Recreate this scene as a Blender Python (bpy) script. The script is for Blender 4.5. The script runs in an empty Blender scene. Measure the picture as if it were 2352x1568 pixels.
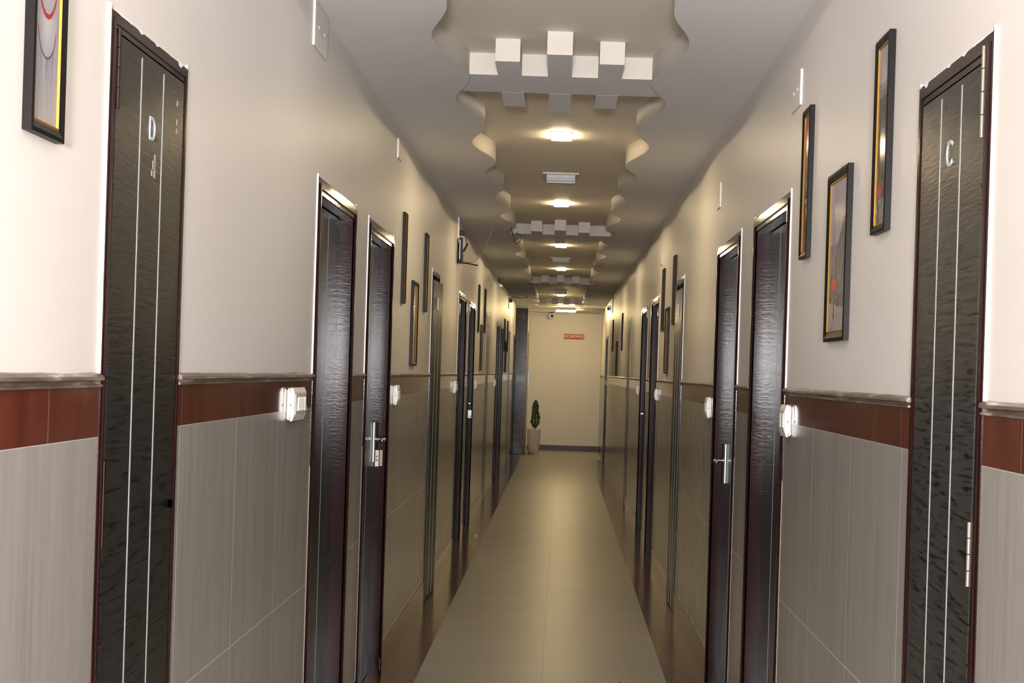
import bpy, bmesh, math, random
from mathutils import Vector, Matrix, noise as mnoise

random.seed(7)
S = bpy.context.scene
COL = S.collection
PI = math.pi

# ------------------------------------------------------------------ measures
EYE = 1.5
WL, WR = 0.847, 0.768          # distance of the left / right wall from the camera axis
CEIL = 2.70                    # underside of the dropped ceiling
TRAY = 2.795                   # underside of the raised tray
Y0, YEND = -2.2, 29.9          # corridor start (behind the camera) and end wall
PILLAR_Y = 28.1
RAIL_B, RAIL_T = 1.448, 1.47
BAND_B = 1.357
SKIRT = 0.135

# ------------------------------------------------------------------ materials
class NT:
    def __init__(self, name):
        self.m = bpy.data.materials.new(name); self.m.use_nodes = True
        self.t = self.m.node_tree; self.t.nodes.clear()
        self.out = self.t.nodes.new('ShaderNodeOutputMaterial')
        self.b = self.t.nodes.new('ShaderNodeBsdfPrincipled')
        self.t.links.new(self.b.outputs[0], self.out.inputs[0])
        self._co = None
    def n(self, kind): return self.t.nodes.new(kind)
    def l(self, a, b): self.t.links.new(a, b)
    def co(self):
        if self._co is None:
            self._co = self.n('ShaderNodeTexCoord').outputs['Object']
        return self._co
    def sep(self):
        s = self.n('ShaderNodeSeparateXYZ'); self.l(self.co(), s.inputs[0]); return s.outputs
    def mp(self, scale=(1, 1, 1)):
        m = self.n('ShaderNodeMapping'); m.inputs['Scale'].default_value = scale
        self.l(self.co(), m.inputs[0]); return m.outputs[0]
    def noise(self, scale, vec=None, detail=3, rough=0.5):
        k = self.n('ShaderNodeTexNoise'); k.inputs['Scale'].default_value = scale
        k.inputs['Detail'].default_value = detail; k.inputs['Roughness'].default_value = rough
        self.l(vec if vec is not None else self.co(), k.inputs['Vector']); return k.outputs['Fac']
    def ramp(self, fac, stops):
        r = self.n('ShaderNodeValToRGB'); e = r.color_ramp.elements
        while len(e) < len(stops): e.new(0.5)
        for i, (p, c) in enumerate(stops):
            e[i].position = p; e[i].color = (*c, 1)
        self.l(fac, r.inputs[0]); return r.outputs[0]
    def math(self, op, a, b=None, c=None):
        k = self.n('ShaderNodeMath'); k.operation = op
        for i, v in enumerate((a, b, c)):
            if v is None: continue
            if isinstance(v, (int, float)): k.inputs[i].default_value = v
            else: self.l(v, k.inputs[i])
        return k.outputs[0]
    def joint(self, coord, period, offset, width):
        a = self.math('SUBTRACT', coord, offset - width / 2)
        d = self.math('FLOORED_MODULO', a, period)
        return self.math('LESS_THAN', d, width)
    def mix(self, fac, a, b):
        k = self.n('ShaderNodeMix'); k.data_type = 'RGBA'
        ins = [i for i in k.inputs if i.type == 'RGBA']
        for s, v in ((ins[0], a), (ins[1], b)):
            if isinstance(v, tuple): s.default_value = (*v, 1)
            else: self.l(v, s)
        f = k.inputs[0]
        if isinstance(fac, (int, float)): f.default_value = fac
        else: self.l(fac, f)
        return [o for o in k.outputs if o.type == 'RGBA'][0]
    def base(self, c):
        if isinstance(c, tuple): self.b.inputs['Base Color'].default_value = (*c, 1)
        else: self.l(c, self.b.inputs['Base Color'])
    def rough(self, r):
        if isinstance(r, (int, float)): self.b.inputs['Roughness'].default_value = r
        else: self.l(r, self.b.inputs['Roughness'])
    def spec(self, s): self.b.inputs['Specular IOR Level'].default_value = s
    def metal(self, v=1.0): self.b.inputs['Metallic'].default_value = v
    def bump(self, h, strength=0.2, dist=0.01):
        k = self.n('ShaderNodeBump'); k.inputs['Strength'].default_value = strength
        k.inputs['Distance'].default_value = dist
        self.l(h, k.inputs['Height']); self.l(k.outputs[0], self.b.inputs['Normal'])

def plain(name, c, r=0.5, spec=0.5, metal=0.0, bump=None):
    m = NT(name); v = m.noise(6.0, detail=2)
    d = tuple(x * 0.93 for x in c)
    m.base(m.ramp(v, [(0.3, d), (0.7, c)])); m.rough(r); m.spec(spec); m.metal(metal)
    if bump: m.bump(m.noise(bump[0]), bump[1], bump[2])
    return m.m

def mat_paint(name, c, r=0.55, spec=0.3):
    m = NT(name)
    v = m.noise(1.7, detail=4)
    m.base(m.ramp(v, [(0.3, tuple(x * 0.975 for x in c)), (0.7, c)]))
    m.rough(r); m.spec(spec); m.bump(m.noise(14.0, detail=5), 0.05, 0.004)
    return m.m

def mat_dado():
    m = NT('grey_wood_look_tile'); y = m.sep()[1]; z = m.sep()[2]
    v1 = m.noise(1.0, m.mp((48, 48, 2.6)), 5, 0.65)
    v2 = m.noise(1.0, m.mp((14, 14, 0.9)), 3)
    v = m.math('ADD', m.math('MULTIPLY', v1, 0.6), m.math('MULTIPLY', v2, 0.4))
    c = m.ramp(v, [(0.3, (0.232, 0.218, 0.199)), (0.52, (0.285, 0.269, 0.248)), (0.75, (0.33, 0.315, 0.293))])
    jv = m.joint(y, 0.6, 4.04, 0.0055); jh = m.joint(z, 0.6, 0.757, 0.0035)
    j = m.math('MAXIMUM', jv, jh)
    m.base(m.mix(j, c, (0.52, 0.50, 0.47))); m.rough(0.22); m.spec(0.45)
    m.bump(m.noise(1.0, m.mp((50, 50, 2.0)), 2), 0.03, 0.003)
    return m.m

def mat_band():
    m = NT('red_brown_border_tile'); y = m.sep()[1]
    v = m.noise(1.0, m.mp((20, 20, 3)), 3)
    c = m.ramp(v, [(0.35, (0.075, 0.018, 0.010)), (0.7, (0.115, 0.030, 0.017))])
    j = m.joint(y, 0.3, 4.05, 0.004)
    m.base(m.mix(j, c, (0.16, 0.11, 0.08))); m.rough(0.1); m.spec(0.55)
    m.bump(m.noise(3.0), 0.04, 0.01)
    return m.m

def mat_runner():
    m = NT('beige_floor_tile'); x, y = m.sep()[0], m.sep()[1]
    v = m.noise(2.2, detail=3, rough=0.5)
    w = m.noise(1.0, m.mp((1.2, 7, 1)), 4)
    vv = m.math('ADD', m.math('MULTIPLY', v, 0.55), m.math('MULTIPLY', w, 0.45))
    c = m.ramp(vv, [(0.30, (0.262, 0.246, 0.205)), (0.5, (0.288, 0.270, 0.227)), (0.70, (0.312, 0.293, 0.248))])
    jx = m.joint(x, 5.0, -0.047, 0.004); jy = m.joint(y, 0.6, 8.0, 0.0035)
    c = m.mix(m.math('MULTIPLY', jy, 0.5), c, (0.12, 0.108, 0.085))
    m.base(m.mix(m.math('MULTIPLY', jx, 0.75), c, (0.12, 0.11, 0.09)))
    m.rough(0.36); m.spec(0.30)
    m.bump(m.noise(1.0, m.mp((2.0, 8, 1)), 2, 0.4), 0.012, 0.01)
    return m.m

def mat_border():
    m = NT('brown_border_floor_tile'); y = m.sep()[1]
    v = m.noise(1.0, m.mp((14, 4, 14)), 5, 0.6)
    c = m.ramp(v, [(0.3, (0.045, 0.016, 0.007)), (0.6, (0.072, 0.028, 0.012)), (0.8, (0.10, 0.043, 0.020))])
    j = m.joint(y, 0.6, 8.0, 0.004)
    m.base(m.mix(m.math('MULTIPLY', j, 0.5), c, (0.16, 0.11, 0.07))); m.rough(0.17); m.spec(0.18)
    m.bump(m.noise(4.0), 0.04, 0.01)
    return m.m

def mat_slab(name='dark_wenge_laminate', k=1.0):
    m = NT(name)
    g = m.noise(1.0, m.mp((9, 9, 170)), 4, 0.6)
    g2 = m.noise(1.0, m.mp((13, 13, 105)), 3, 0.55)
    gg = m.math('ADD', m.math('MULTIPLY', g, 0.45), m.math('MULTIPLY', g2, 0.55))
    m.base(m.ramp(gg, [(0.40, (0.0025, 0.0024, 0.0023)), (0.47, (0.0155 * k, 0.015 * k, 0.0143 * k * (1.06 if k > 1 else 1))), (0.7, (0.023 * k, 0.0223 * k, 0.021 * k * (1.06 if k > 1 else 1)))]))
    m.rough(0.27); m.spec(0.22); m.bump(gg, 0.28, 0.004)
    return m.m

def mat_frame():
    m = NT('glossy_mahogany_paint')
    v = m.noise(5.0, detail=4)
    m.base(m.ramp(v, [(0.3, (0.010, 0.0035, 0.0034)), (0.7, (0.022, 0.0066, 0.0062))]))
    m.rough(0.14); m.spec(0.22); m.bump(m.noise(1.0, m.mp((40, 40, 130)), 4), 0.09, 0.003)
    return m.m

def mat_granite():
    m = NT('polished_dark_granite')
    v = m.noise(9.0, detail=8, rough=0.75); w = m.noise(60.0, detail=3)
    vv = m.math('ADD', m.math('MULTIPLY', v, 0.65), m.math('MULTIPLY', w, 0.35))
    m.base(m.ramp(vv, [(0.36, (0.010, 0.007, 0.005)), (0.5, (0.042, 0.029, 0.019)), (0.6, (0.13, 0.082, 0.05)), (0.72, (0.17, 0.135, 0.108))]))
    m.rough(0.13); m.spec(0.16); m.bump(m.noise(7.0, detail=3), 0.03, 0.01)
    return m.m

def mat_rail():
    m = NT('worn_brown_moulding')
    v = m.noise(1.0, m.mp((30, 6, 60)), 5, 0.65)
    m.base(m.ramp(v, [(0.4, (0.075, 0.052, 0.040)), (0.56, (0.15, 0.115, 0.09)), (0.68, (0.48, 0.43, 0.38))]))
    m.rough(0.3); m.spec(0.4)
    return m.m

def mat_art():
    m = NT('printed_picture'); a = m.n('ShaderNodeVertexColor'); a.layer_name = 'Col'
    m.base(a.outputs[0]); m.rough(0.12); m.spec(0.35)
    return m.m

def mat_emit(name, c, strength):
    m = NT(name); m.base((0.9, 0.9, 0.9))
    m.b.inputs['Emission Color'].default_value = (*c, 1)
    m.b.inputs['Emission Strength'].default_value = strength
    return m.m

def mat_ceiling():
    m = NT('ceiling_paint'); y = m.sep()[1]
    c = (0.82, 0.82, 0.815)
    v = m.noise(1.7, detail=4)
    cc = m.ramp(v, [(0.3, tuple(k * 0.97 for k in c)), (0.7, c)])
    z = m.sep()[2]
    low = m.math('LESS_THAN', z, CEIL + 0.002)
    a = m.math('LESS_THAN', m.math('ABSOLUTE', m.math('SUBTRACT', y, 6.30)), 0.004)
    b = m.math('LESS_THAN', m.math('ABSOLUTE', m.math('SUBTRACT', y, 6.70)), 0.004)
    j = m.math('MULTIPLY', m.math('MAXIMUM', a, b), m.math('MULTIPLY', low, 0.6))
    m.base(m.mix(j, cc, (0.9, 0.9, 0.9))); m.rough(0.6); m.spec(0.25)
    m.bump(m.noise(10.0, detail=5), 0.04, 0.004)
    return m.m

M = dict(
    wall=mat_paint('cream_wall_paint', (0.70, 0.668, 0.632), 0.42, 0.35),
    ceiling=mat_ceiling(),
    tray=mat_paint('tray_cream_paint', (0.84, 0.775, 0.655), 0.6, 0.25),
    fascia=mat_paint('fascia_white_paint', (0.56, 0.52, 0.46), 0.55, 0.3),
    dado=mat_dado(), band=mat_band(), runner=mat_runner(), border=mat_border(),
    slab=mat_slab(), slabgrey=mat_slab('grey_wenge_laminate', 2.1), frame=mat_frame(), granite=mat_granite(), rail=mat_rail(), art=mat_art(),  # slabgrey is a lighter grey copy of the slab laminate
    steel=plain('brushed_steel', (0.42, 0.44, 0.44), 0.42, 0.5, 0.9),
    strip=plain('silver_inlay', (0.44, 0.47, 0.465), 0.5, 0.35, 0.35),
    lettermetal=plain('dull_metal_letter', (0.50, 0.53, 0.52), 0.5, 0.4, 0.15),
    chrome=plain('chrome', (0.85, 0.85, 0.85), 0.12, 0.5, 1.0),
    white=plain('white_plastic', (0.78, 0.76, 0.72), 0.3, 0.5),
    cream=plain('cream_plastic', (0.62, 0.55, 0.43), 0.35, 0.5),
    whitepaint=plain('white_caulk_paint', (0.82, 0.80, 0.76), 0.6, 0.3),
    black=plain('black_plastic', (0.008, 0.008, 0.008), 0.35, 0.2),
    wire=plain('dark_cable', (0.03, 0.025, 0.022), 0.5, 0.4),
    greywire=plain('grey_cable', (0.16, 0.15, 0.14), 0.5, 0.4),
    picframe=plain('black_brown_frame', (0.008, 0.0065, 0.006), 0.4, 0.12, 0.0, (60.0, 0.1, 0.002)),
    gold=plain('gold_slip', (0.40, 0.215, 0.032), 0.3, 0.5, 0.6),
    hinge=plain('worn_hinge', (0.20, 0.165, 0.13), 0.45, 0.4, 0.4),
    alu=plain('aluminium', (0.86, 0.92, 0.96), 0.3, 0.5, 0.2),
    card=plain('paper_card', (0.74, 0.72, 0.58), 0.6, 0.2),
    ink=plain('dark_ink', (0.03, 0.03, 0.04), 0.6, 0.2),
    red=plain('red_sign_film', (0.50, 0.050, 0.028), 0.4, 0.4),
    letter=plain('cream_letter', (0.80, 0.72, 0.60), 0.5, 0.3),
    residue=plain('glue_residue', (0.26, 0.24, 0.21), 0.7, 0.2),
    pot=plain('off_white_ceramic', (0.62, 0.57, 0.51), 0.45, 0.4),
    leaf=plain('dark_green_leaf', (0.040, 0.092, 0.020), 0.55, 0.3),
    bark=plain('brown_stem', (0.08, 0.045, 0.025), 0.7, 0.2),
    soil=plain('soil', (0.045, 0.03, 0.02), 0.9, 0.1),
    brown=plain('brown_door_edge', (0.10, 0.042, 0.020), 0.4, 0.4),
    grime=plain('chipped_wood', (0.17, 0.10, 0.06), 0.7, 0.2),
    darkskirt=plain('maroon_skirting', (0.050, 0.014, 0.012), 0.18, 0.15),
    led=mat_emit('led_diffuser', (1.0, 0.775, 0.465), 136.0),
    led_cool=mat_emit('cool_led_diffuser', (1.0, 0.90, 0.80), 40.0),
    tube=mat_emit('tube_glow', (1.0, 0.755, 0.36), 420.0),
)

# ------------------------------------------------------------------ mesh helpers
def box(bm, x0, x1, y0, y1, z0, z1, mi=0):
    vs = [bm.verts.new(p) for p in ((x0, y0, z0), (x1, y0, z0), (x1, y1, z0), (x0, y1, z0),
                                    (x0, y0, z1), (x1, y0, z1), (x1, y1, z1), (x0, y1, z1))]
    for f in ((0, 3, 2, 1), (4, 5, 6, 7), (0, 1, 5, 4), (1, 2, 6, 5), (2, 3, 7, 6), (3, 0, 4, 7)):
        bm.faces.new([vs[i] for i in f]).material_index = mi
    return vs

def lathe(bm, prof, seg=24, c=(0, 0, 0), axis='z'):
    rings = []
    for r, h in prof:
        ring = []
        for i in range(seg):
            a = 2 * PI * i / seg
            p = (r * math.cos(a), r * math.sin(a), h)
            if axis == 'x': p = (p[2], p[0], p[1])
            if axis == 'y': p = (p[0], p[2], p[1])
            ring.append(bm.verts.new((c[0] + p[0], c[1] + p[1], c[2] + p[2])))
        rings.append(ring)
    for a, b in zip(rings, rings[1:]):
        for i in range(seg):
            bm.faces.new((a[i], a[(i + 1) % seg], b[(i + 1) % seg], b[i]))
    bm.faces.new(rings[0][::-1]); bm.faces.new(rings[-1])

def tube(bm, pts, r, seg=8):
    """round cable through points (Catmull-Rom smoothed)"""
    pts = [Vector(p) for p in pts]
    path = []
    P = [pts[0]] + pts + [pts[-1]]
    for i in range(1, len(P) - 2):
        p0, p1, p2, p3 = P[i - 1:i + 3]
        for k in range(6):
            t = k / 6
            path.append(0.5 * ((2 * p1) + (p2 - p0) * t + (2 * p0 - 5 * p1 + 4 * p2 - p3) * t * t + (3 * p1 - p0 - 3 * p2 + p3) * t ** 3))
    path.append(pts[-1])
    prev = None; rings = []
    for i, p in enumerate(path):
        d = (path[min(i + 1, len(path) - 1)] - path[max(i - 1, 0)]).normalized()
        if prev is None:
            n = d.orthogonal().normalized()
        else:
            n = (prev - d * prev.dot(d)).normalized()
        prev = n; b = d.cross(n)
        rr = r[min(i, len(r) - 1)] if isinstance(r, list) else r
        rings.append([bm.verts.new(p + n * rr * math.cos(2 * PI * k / seg) + b * rr * math.sin(2 * PI * k / seg)) for k in range(seg)])
    for a, b in zip(rings, rings[1:]):
        for i in range(seg): bm.faces.new((a[i], a[(i + 1) % seg], b[(i + 1) % seg], b[i]))
    bm.faces.new(rings[0][::-1]); bm.faces.new(rings[-1])

def obj(name, bm, mats, parent=None, loc=None, smooth=False, bevel=0.0, remap=None, seg=2):
    if remap:
        for v in bm.verts: v.co = remap(v.co)
    bmesh.ops.recalc_face_normals(bm, faces=bm.faces)
    me = bpy.data.meshes.new(name); bm.to_mesh(me); bm.free()
    for m in (mats if isinstance(mats, (list, tuple)) else [mats]): me.materials.append(m)
    if smooth:
        for p in me.polygons: p.use_smooth = True
    o = bpy.data.objects.new(name, me); COL.objects.link(o)
    if parent is not None: o.parent = parent
    if loc: o.location = loc
    if bevel:
        b = o.modifiers.new('edge', 'BEVEL'); b.width = bevel; b.segments = seg; b.limit_method = 'ANGLE'
    return o

def tag(o, label, cat, group=None, kind=None):
    o['label'] = label; o['category'] = cat
    if group: o['group'] = group
    if kind: o['kind'] = kind
    return o

def empty(name, loc, label, cat, group=None, kind=None):
    o = bpy.data.objects.new(name, None); COL.objects.link(o)
    o.location = loc; o.empty_display_size = 0.1
    return tag(o, label, cat, group, kind)

def wallmap(side):
    """local (along corridor, into the wall, up) -> offset from a root standing on the wall face"""
    s = -1 if side == 'L' else 1
    return lambda c: Vector((s * c.y, c.x, c.z))

def wall_x(side): return -WL if side == 'L' else WR

# ------------------------------------------------------------------ door list
NARROW_W, ROOM_W = 0.575, 0.975
DOOR_H = 2.142
doors = [  # side, start, kind
    ('L', 2.83, 'n'), ('L', 5.25, 'r'), ('L', 6.64, 'r'), ('L', 9.93, 'a'), ('L', 12.53, 'r'), ('L', 13.90, 'r'),
    ('L', 17.23, 'n'), ('L', 19.86, 'r'), ('L', 21.14, 'r'), ('L', 24.64, 'n'), ('L', 27.07, 'r'),
    ('R', 2.79, 'n'), ('R', 5.255, 'r'), ('R', 6.70, 'r'), ('R', 9.78, 'a'), ('R', 12.24, 'r'), ('R', 13.80, 'r'),
    ('R', 17.16, 'n'), ('R', 25.42, 'r')]
def dwidth(k): return ROOM_W if k == 'r' else NARROW_W
def arw(side, kind):       # architrave width
    return 0.056 if kind == 'r' else (0.034 if side == 'L' else 0.044)

# ------------------------------------------------------------------ floor
bm = bmesh.new()
def quad(bm, x0, x1, y0, y1, z, mi):
    f = bm.faces.new([bm.verts.new(p) for p in ((x0, y0, z), (x1, y0, z), (x1, y1, z), (x0, y1, z))]); f.material_index = mi
RX0, RX1 = -0.657, 0.563
quad(bm, -WL - 0.2, RX0, Y0, 27.9, 0, 1)
quad(bm, RX0, RX1, Y0, 26.95, 0, 0)
quad(bm, RX1, WR + 0.2, Y0, 26.95, 0, 1)
quad(bm, RX0, WR + 0.2, 26.95, 27.9, 0, 0)
quad(bm, RX0 - 0.3, -0.44, 27.9, 28.66, 0, 1)
quad(bm, -0.44, WR + 0.2, 27.9, 28.66, 0, 0)
quad(bm, -WL - 0.2, WR + 0.2, 28.66, YEND + 0.1, 0, 0)
bmesh.ops.remove_doubles(bm, verts=bm.verts, dist=1e-5)
o = obj('floor', bm, [M['runner'], M['border']])
for p in o.data.polygons:
    if p.normal.z < 0: o.data.flip_normals(); break
tag(o, 'beige tiled corridor floor with brown borders along both walls', 'floor', kind='structure')

# ------------------------------------------------------------------ walls
def openings(side):
    r = []
    for s, z, k in doors:
        if s == side: r.append((z, z + dwidth(k), arw(s, k)))
    return sorted(r)

def solid_runs(side, end):
    """stretches of wall between door frames"""
    out = []; a = Y0
    for z0, z1, _ in openings(side):
        out.append((a, z0)); a = z1
    if end > a: out.append((a, end))
    return out

for side, wname, lab in (('L', 'wall_left', 'cream painted left corridor wall above the tile dado'),
                         ('R', 'wall_right', 'cream painted right corridor wall above the tile dado')):
    x = wall_x(side); s = -1 if side == 'L' else 1
    bm = bmesh.new()
    xa, xb = sorted((x, x + s * 0.16))
    a = Y0
    for z0, z1, ar in openings(side):
        inset = ar - 0.012
        box(bm, xa, xb, a, z0 + inset, 0, CEIL + 0.16)
        box(bm, xa, xb, z0 + inset, z1 - inset, DOOR_H - inset, CEIL + 0.16)
        a = z1 - inset
    box(bm, xa, xb, a, YEND, 0, CEIL + 0.16)
    tag(obj(wname, bm, M['wall']), lab, 'wall', kind='structure')
    # tiles below, border band, moulding and skirting
    end = PILLAR_Y if side == 'L' else YEND
    runs = solid_runs(side, end)
    def strip_obj(name, z0, z1, prot, mat, label, cat, bev=0.0):
        bm = bmesh.new()
        for a, b in runs:
            if b - a < 0.01: continue
            xs = sorted((x + s * 0.002, x - s * prot))
            box(bm, xs[0], xs[1], a + 0.0005, b - 0.0005, z0, z1)
        return tag(obj(name, bm, mat, bevel=bev), label, cat, kind='structure')
    L = 'left' if side == 'L' else 'right'
    k = 0 if side == 'L' else 3
    strip_obj('trim_%d' % (k + 1), SKIRT, BAND_B, 0.004, M['dado'], 'grey wood-look wall tiles along the lower %s wall' % L, 'wall tiles')
    strip_obj('trim_%d' % (k + 2), BAND_B, RAIL_B, 0.0045, M['band'], 'glossy red-brown border tile band on the %s wall' % L, 'tile border')
    # moulding: rounded lip with a groove below, wavy painted top
    bm = bmesh.new()
    for a, b in runs:
        if b - a < 0.01: continue
        n = max(2, int((b - a) / 0.06))
        prof0 = [(0.0, RAIL_T + 0.004), (0.006, RAIL_T + 0.002), (0.0125, RAIL_T - 0.003), (0.0135, RAIL_T - 0.009), (0.006, RAIL_T - 0.0115),
                 (0.006, RAIL_B + 0.006), (0.010, RAIL_B + 0.004), (0.010, RAIL_B), (0.0, RAIL_B)]
        rings = []
        for i in range(n + 1):
            y = a + 0.001 + (b - a - 0.002) * i / n
            w = 0.0025 * mnoise.noise((y * 7, x * 3, 0))
            rings.append([bm.verts.new((x - s * p, y, z + (w if j < 2 else 0))) for j, (p, z) in enumerate(prof0)])
        for r0, r1 in zip(rings, rings[1:]):
            for j in range(len(prof0) - 1): bm.faces.new((r0[j], r0[j + 1], r1[j + 1], r1[j]))
        bm.faces.new(rings[0]); bm.faces.new(rings[-1][::-1])
    tag(obj('trim_%d' % (k + 3), bm, M['rail']), 'worn brown moulding capping the %s wall tiles' % L, 'moulding', kind='structure')
    strip_obj('baseboard_' + L, 0, SKIRT, 0.009, M['border'], 'brown skirting tile at the foot of the %s wall' % L, 'skirting')

# end wall and its skirting
bm = bmesh.new(); box(bm, -WL - 0.2, WR + 0.2, YEND, YEND + 0.12, 0, CEIL + 0.16)
tag(obj('wall_end', bm, M['wall']), 'cream wall closing the far end of the corridor', 'wall', kind='structure')
bm = bmesh.new(); box(bm, -0.612, WR - 0.012, YEND - 0.012, YEND + 0.002, 0, 0.10)
tag(obj('baseboard_end', bm, M['darkskirt'], bevel=0.002), 'dark maroon skirting below the far end wall', 'skirting', kind='structure')

# dropped beam over the end wall and the short step beside the tube lamp
bm = bmesh.new(); box(bm, -WL, WR, 29.55, YEND + 0.01, CEIL - 0.043, CEIL + 0.02)
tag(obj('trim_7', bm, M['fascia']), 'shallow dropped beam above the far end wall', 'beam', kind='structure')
bm = bmesh.new(); box(bm, 0.245, WR, 28.42, 29.55, CEIL - 0.045, CEIL + 0.02)
tag(obj('trim_8', bm, M['fascia']), 'low ceiling step right of the tube lamp', 'beam', kind='structure')

# ------------------------------------------------------------------ ceiling with the wavy tray
TC, TH, TA, TP = -0.038, 0.420, 0.047, 1.275
def wave(y):
    # 1 = edge bulges towards the middle; falls quicker than it rises
    t = ((y - 5.05) / TP) % 1.0
    k = 0.45
    ph = PI * t / k if t < k else PI + PI * (t - k) / (1 - k)
    return math.cos(ph)
TRAY_END = 27.75
bm = bmesh.new()
N = 640
def strip(xw, sgn):
    lo, inn, top = [], [], []
    for i in range(N + 1):
        y = Y0 + (TRAY_END - Y0) * i / N
        e = TC + sgn * (TH - TA * wave(y))
        lo.append(bm.verts.new((xw, y, CEIL))); inn.append(bm.verts.new((e, y, CEIL))); top.append(bm.verts.new((e, y, TRAY + 0.002)))
    for i in range(N):
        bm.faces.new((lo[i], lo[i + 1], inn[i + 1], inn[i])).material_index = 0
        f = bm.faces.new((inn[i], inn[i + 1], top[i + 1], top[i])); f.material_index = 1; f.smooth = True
strip(-WL - 0.05, -1); strip(WR + 0.05, 1)
for z, mi, x0, x1, y0, y1 in ((TRAY, 2, -0.62, 0.55, Y0, TRAY_END + 0.02), (CEIL, 0, -WL - 0.05, WR + 0.05, TRAY_END, YEND + 0.05)):
    quad(bm, x0, x1, y0, y1, z, mi)
f = bm.faces.new([bm.verts.new(p) for p in ((-0.62, TRAY_END, CEIL), (0.55, TRAY_END, CEIL), (0.55, TRAY_END, TRAY + 0.01), (-0.62, TRAY_END, TRAY + 0.01))]); f.material_index = 1
# closed top so no light gets in from above
quad(bm, -WL - 0.3, WR + 0.3, Y0, YEND + 0.2, CEIL + 0.17, 0)
me = bpy.data.meshes.new('ceiling'); bm.to_mesh(me); bm.free()
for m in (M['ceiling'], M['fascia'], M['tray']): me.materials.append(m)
o = bpy.data.objects.new('ceiling', me); COL.objects.link(o)
tag(o, 'dropped white ceiling with a wavy-edged cream tray down the middle', 'ceiling', kind='structure')

# crenellated cross bars
beam_y = [(6.31, 'nearest'), (13.54, 'second'), (20.98, 'third'), (27.28, 'farthest')]
beam_y = [(-0.92, None)] + beam_y
tn = 9
for by, word in beam_y:
    bm = bmesh.new()
    box(bm, TC - 0.47, TC + 0.47, by, by + 0.385, CEIL + 0.007, TRAY + 0.004)
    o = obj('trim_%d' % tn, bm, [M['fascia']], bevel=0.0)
    # underside carries the ceiling paint
    o.data.materials.append(M['ceiling'])
    for p in o.data.polygons:
        if p.normal.z < -0.5: p.material_index = 1
    lab = ('%s plaster cross bar with three battlement blocks in the ceiling tray' % word) if word else 'plaster cross bar in the ceiling tray behind the viewpoint'
    tag(o, lab, 'ceiling bar', kind='structure')
    for bx, near, far, half in ((-0.245, 0.285, 0.345, 0.0485), (-0.041, 0.44, 0.495, 0.0485), (0.163, 0.285, 0.335, 0.0485)):
        b2 = bmesh.new()
        box(b2, bx - half, bx + half, by - near, by - 0.0002, CEIL + 0.0065, TRAY + 0.004)
        box(b2, bx - half, bx + half, by + 0.3852, by + 0.385 + far, CEIL + 0.0065, TRAY + 0.004)
        c = obj('battlement_block', b2, [M['fascia'], M['ceiling']], parent=o)
        for p in c.data.polygons:
            if p.normal.z < -0.5: p.material_index = 1
    tn += 1

# ------------------------------------------------------------------ doors
def text_mesh(name, body, size, depth, mat, parent, mtx, bold=0.0):
    cu = bpy.data.curves.new(name, 'FONT'); cu.body = body; cu.size = size; cu.extrude = depth; cu.offset = bold
    cu.align_x = 'CENTER'; cu.align_y = 'CENTER'
    tmp = bpy.data.objects.new('tmp', cu)
    me = bpy.data.meshes.new_from_object(tmp)
    bpy.data.objects.remove(tmp); bpy.data.curves.remove(cu)
    me.materials.clear(); me.materials.append(mat)
    me.transform(mtx)
    o = bpy.data.objects.new(name, me); COL.objects.link(o); o.parent = parent
    return o

def text_on_wall(name, body, size, depth, mat, parent, side, along, out, z, sx=1.0):
    """flat lettering facing the corridor; along / out / z relative to the root"""
    if side == 'L': R = Matrix(((0, 0, 1), (1, 0, 0), (0, 1, 0)))
    else: R = Matrix(((0, 0, -1), (-1, 0, 0), (0, 1, 0)))
    s = -1 if side == 'L' else 1
    T = Matrix.Translation((-s * out, along, z)) @ R.to_4x4() @ Matrix.Diagonal((sx, 1, 1, 1))
    return text_mesh(name, body, size, depth, mat, parent, T)

def arch_profile(a):   # (from opening outwards, proud)
    k = 1.0 if a > 0.05 else 0.72
    return [(0.0, 0.0), (0.0, 0.006), (a * 0.28, 0.006), (a * 0.34, 0.012 * k), (a * 0.6, 0.012 * k), (a * 0.66, 0.006), (a, 0.006), (a, 0.0)]

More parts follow.
